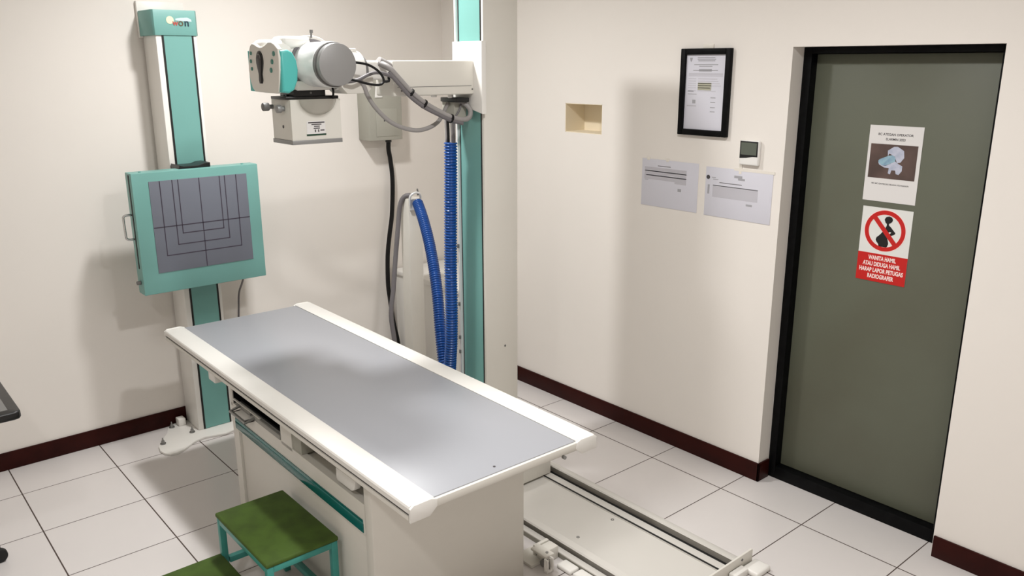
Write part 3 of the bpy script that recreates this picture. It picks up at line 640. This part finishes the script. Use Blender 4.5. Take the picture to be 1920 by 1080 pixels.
for v in (.56, .62, .69, .745): bar_(pr, .66, .78, v, v + .012)
bar_(pd, .20, .28, .60, .65); bar_(pm, .06, .30, .675, .69)
pr.build('print_lines', M['ink'], dc); pm.build('faint_print', M['inkm'], dc)
pd.build('print_seals', M['ink'], dc)
ol = MB(); bar_(ol, .32, .66, .37, .47); ol.build('olive_patch', M['olive'], dc)
MB().prism([(U(.08), V(.04)), (U(.155), V(.04)), (U(.14), V(.075)), (U(.118), V(.10)), (U(.095), V(.075))], 'x', X0 - 0.0106, X0 - 0.0099).build('print_crest', M['ink'], dc)

def notice(name, label, y1, y0, z0, z1, bits):
    r = thing(name, label, 'notice', (XW, (y0 + y1) / 2, z0))
    s = B(XW - 0.0022, XW - 0.0004, y0, y1, z0, z1, bev=0.0004).build('sheet', M['paper'], r)
    for m, rects in bits.items():
        mb = MB()
        for u0, u1, v0, v1 in rects:
            mb.box(XW - 0.0027, XW - 0.0021, y1 + (y0 - y1) * u1, y1 + (y0 - y1) * u0, z1 + (z0 - z1) * v1, z1 + (z0 - z1) * v0)
        mb.build({'ink': 'print_lines', 'inkm': 'table_print', 'title': 'title_print'}[m], M[m], s)
    return r
n1 = notice('wall_notice', 'left gray laminated sheet on the wall with two clips on top', -1.310, -1.642, 1.186, 1.410,
       {'inkm': [(.05, .80, .17, .32), (.05, .80, .33, .43), (.6, .80, .43, .47)], 'ink': [(.06, .80, .245, .262), (.08, .80, .335, .352), (.06, .12, .44, .45), (.66, .72, .56, .62)], 'title': [(.29, .52, .125, .14)]})
for y in (-1.348, -1.462): B(XW - 0.004, XW - 0.0008, y - 0.008, y + 0.008, 1.404, 1.418, bev=0.001).build('clip', M['tape'], n1)
n2 = notice('wall_notice', 'right gray laminated sheet on the wall below the small thermometer', -1.683, -2.024, 1.184, 1.403,
       {'inkm': [(.12, .80, .36, .60)], 'ink': [(.10, .16, .20, .215), (.12, .20, .235, .25), (.04, .07, .36, .55), (.12, .8, .355, .37), (.44, .56, .12, .17), (.5, .6, .17, .21), (.64, .73, .66, .70)], 'title': [(.22, .56, .29, .305)]})
MB().cyl((XW - 0.0028, -1.697, 1.357), (XW - 0.002, -1.697, 1.357), 0.0095, seg=20).build('logo_dot', M['inkd'], n2)
B(XW - 0.0028, XW - 0.0006, -2.03, -1.83, 1.398, 1.409).build('tape_strip', M['tape'], n2)

tg = thing('thermo_hygrometer', 'small white and black digital thermometer on the wall beside the door', 'thermometer', (XW, -1.91, 1.428))
MB().box(XW - 0.022, XW - 0.0005, -1.956, -1.863, 1.429, 1.533, bev=0.006, seg=3).build('case', M['white'], tg)
MB().prism([(-1.866, 1.530), (-1.953, 1.530), (-1.953, 1.466), (-1.93, 1.466), (-1.90, 1.460), (-1.866, 1.457)], 'x', XW - 0.0235, XW - 0.0215, bev=0.0006).build('bezel', M['blackpl'], tg)
B(XW - 0.0245, XW - 0.023, -1.948, -1.872, 1.473, 1.524).build('screen', M['lcd'], tg)
B(XW - 0.003, XW - 0.0005, -1.868, -1.855, 1.385, 1.43).build('hang_tape', M['tape'], tg)

# ---------------------------------------------------------------- signs on the door
XD = 2.710
ps = thing('door_poster', 'white paper poster with photo of a scanner, upper sheet on the olive door', 'poster', (XD, -2.46, 1.32))
py1, py0, pz0, pz1 = -2.355, -2.563, 1.322, 1.616
sh = B(XD - 0.0016, XD - 0.0003, py0, py1, pz0, pz1).build('sheet', M['paperw'], ps)
phb = B(XD - 0.0022, XD - 0.0015, -2.549, -2.366, 1.413, 1.545).build('photo_print', M['photo'], sh)
XP0, XP1 = XD - 0.0029, XD - 0.0021
def ppt(lst): return [(-2.366 - 0.183 * u, 1.545 - 0.132 * v) for u, v in lst]
MB().prism(ppt([(.38, .18), (.50, .06), (.58, .05), (.72, .16), (.74, .36), (.67, .50), (.60, .52), (.54, .34), (.42, .26), (.39, .34)]), 'x', XP0, XP1).build('scanner_ring', M['pic_light'], phb)
MB().prism(ppt([(.20, .48), (.23, .44), (.40, .33), (.50, .30), (.56, .38), (.56, .48), (.36, .62), (.28, .62), (.20, .54)]), 'x', XP0 + 0.0003, XP1).build('scanner_bed', M['pic_blue'], phb)
MB().prism(ppt([(.20, .54), (.28, .62), (.36, .63), (.56, .48), (.64, .55), (.72, .60), (.72, .74), (.66, .86), (.60, .84), (.58, .74), (.50, .74), (.48, .86), (.43, .84), (.44, .68), (.34, .68), (.22, .60)]), 'x', XP0 + 0.0001, XP1).build('scanner_base', M['pic_light'], phb)
yc = (py0 + py1) / 2
MB().text('BC ATEGAN OPERATOR', (XD - 0.0018, yc + 0.001, 1.582), 0.0125, '-x', width=0.136, bold=0.0003).build('heading_text', M['inkd'], sh, smooth=False)
MB().text('ELARMIN 2023', (XD - 0.0018, yc - 0.001, 1.564), 0.0125, '-x', width=0.075, bold=0.0003).build('heading_text', M['inkd'], sh, smooth=False)
MB().text('HEC-MC CENTRICULE DELIANA HTE PASANUN', (XD - 0.0018, yc + 0.002, 1.391), 0.008, '-x', width=0.146, bold=0.0002).build('caption_text', M['inkd'], sh, smooth=False)

sg = thing('warning_sign', 'red and white pregnancy warning sign, lower sheet on the olive door', 'sign', (XD, -2.46, 1.0))
sy1, sy0, sz0, sz1 = -2.362, -2.562, 0.999, 1.298
sw = B(XD - 0.0018, XD - 0.0003, sy0, sy1, sz0, sz1).build('backing', M['signwhite'], sg)
rb = B(XD - 0.0024, XD - 0.0017, sy0, sy1, sz0, 1.113).build('red_band', M['red'], sw)
cy, cz, R = -2.460, 1.208, 0.0815
MB().ring((XD - 0.0022, cy, cz), 'x', R + 0.003, R - 0.018, 0.0006, seg=64).build('ring_halo', M['pink'], sw)
MB().ring((XD - 0.0025, cy, cz), 'x', R, R - 0.0165, 0.0008, seg=64).build('prohibition_ring', M['red'], sw)
def wpt(l): return [(-2.362 - 0.200 * u, 1.298 - 0.299 * (0.10 + (v - 0.14) * 0.80)) for u, v in l]
fig = [(.46, .20), (.49, .155), (.55, .14), (.60, .155), (.625, .19), (.615, .225), (.585, .25), (.555, .262), (.56, .29), (.60, .315), (.68, .385), (.70, .40), (.695, .42), (.665, .44), (.62, .455), (.575, .455),
       (.56, .435), (.55, .50), (.575, .56), (.585, .60), (.565, .65), (.545, .66), (.40, .66), (.385, .62), (.345, .585), (.325, .55), (.34, .51), (.385, .475), (.42, .44), (.455, .40), (.485, .36), (.515, .30), (.515, .27), (.485, .25)]
MB().prism(wpt(fig), 'x', XD - 0.0025, XD - 0.0017).build('figure', M['ink_black'], sw, smooth=False)
MB().prism(wpt([(.575, .395), (.62, .40), (.60, .425), (.575, .42)]), 'x', XD - 0.0027, XD - 0.0024).build('figure_gap', M['signwhite'], sw)
a0, a1 = math.radians(132), math.radians(312)
q = Vector((math.cos(a0), math.sin(a0))) * (R - 0.010); e = Vector((-math.sin(a0), math.cos(a0))) * 0.0088
sl = [(cy - q.x + e.x * -1, cz + q.y + e.y), (cy - q.x + e.x, cz + q.y - e.y), (cy + q.x + e.x, cz - q.y - e.y), (cy + q.x - e.x, cz - q.y + e.y)]
MB().prism(sl, 'x', XD - 0.0030, XD - 0.0020).build('prohibition_bar', M['red'], sw)
for body, z, wd in (('WANITA HAMIL', 1.0945, 0.112), ('ATAU DIDUGA HAMIL', 1.0695, 0.152), ('HARAP LAPOR PETUGAS', 1.0445, 0.178), ('RADIOGRAFER', 1.0195, 0.106)):
    MB().text(body, (XD - 0.0026, (sy0 + sy1) / 2, z), 0.0235, '-x', width=wd, bold=0.0009).build('lettering', M['pink'], rb, smooth=False)

for o in list(bpy.data.objects):
    if '_w' in o: del o['_w']
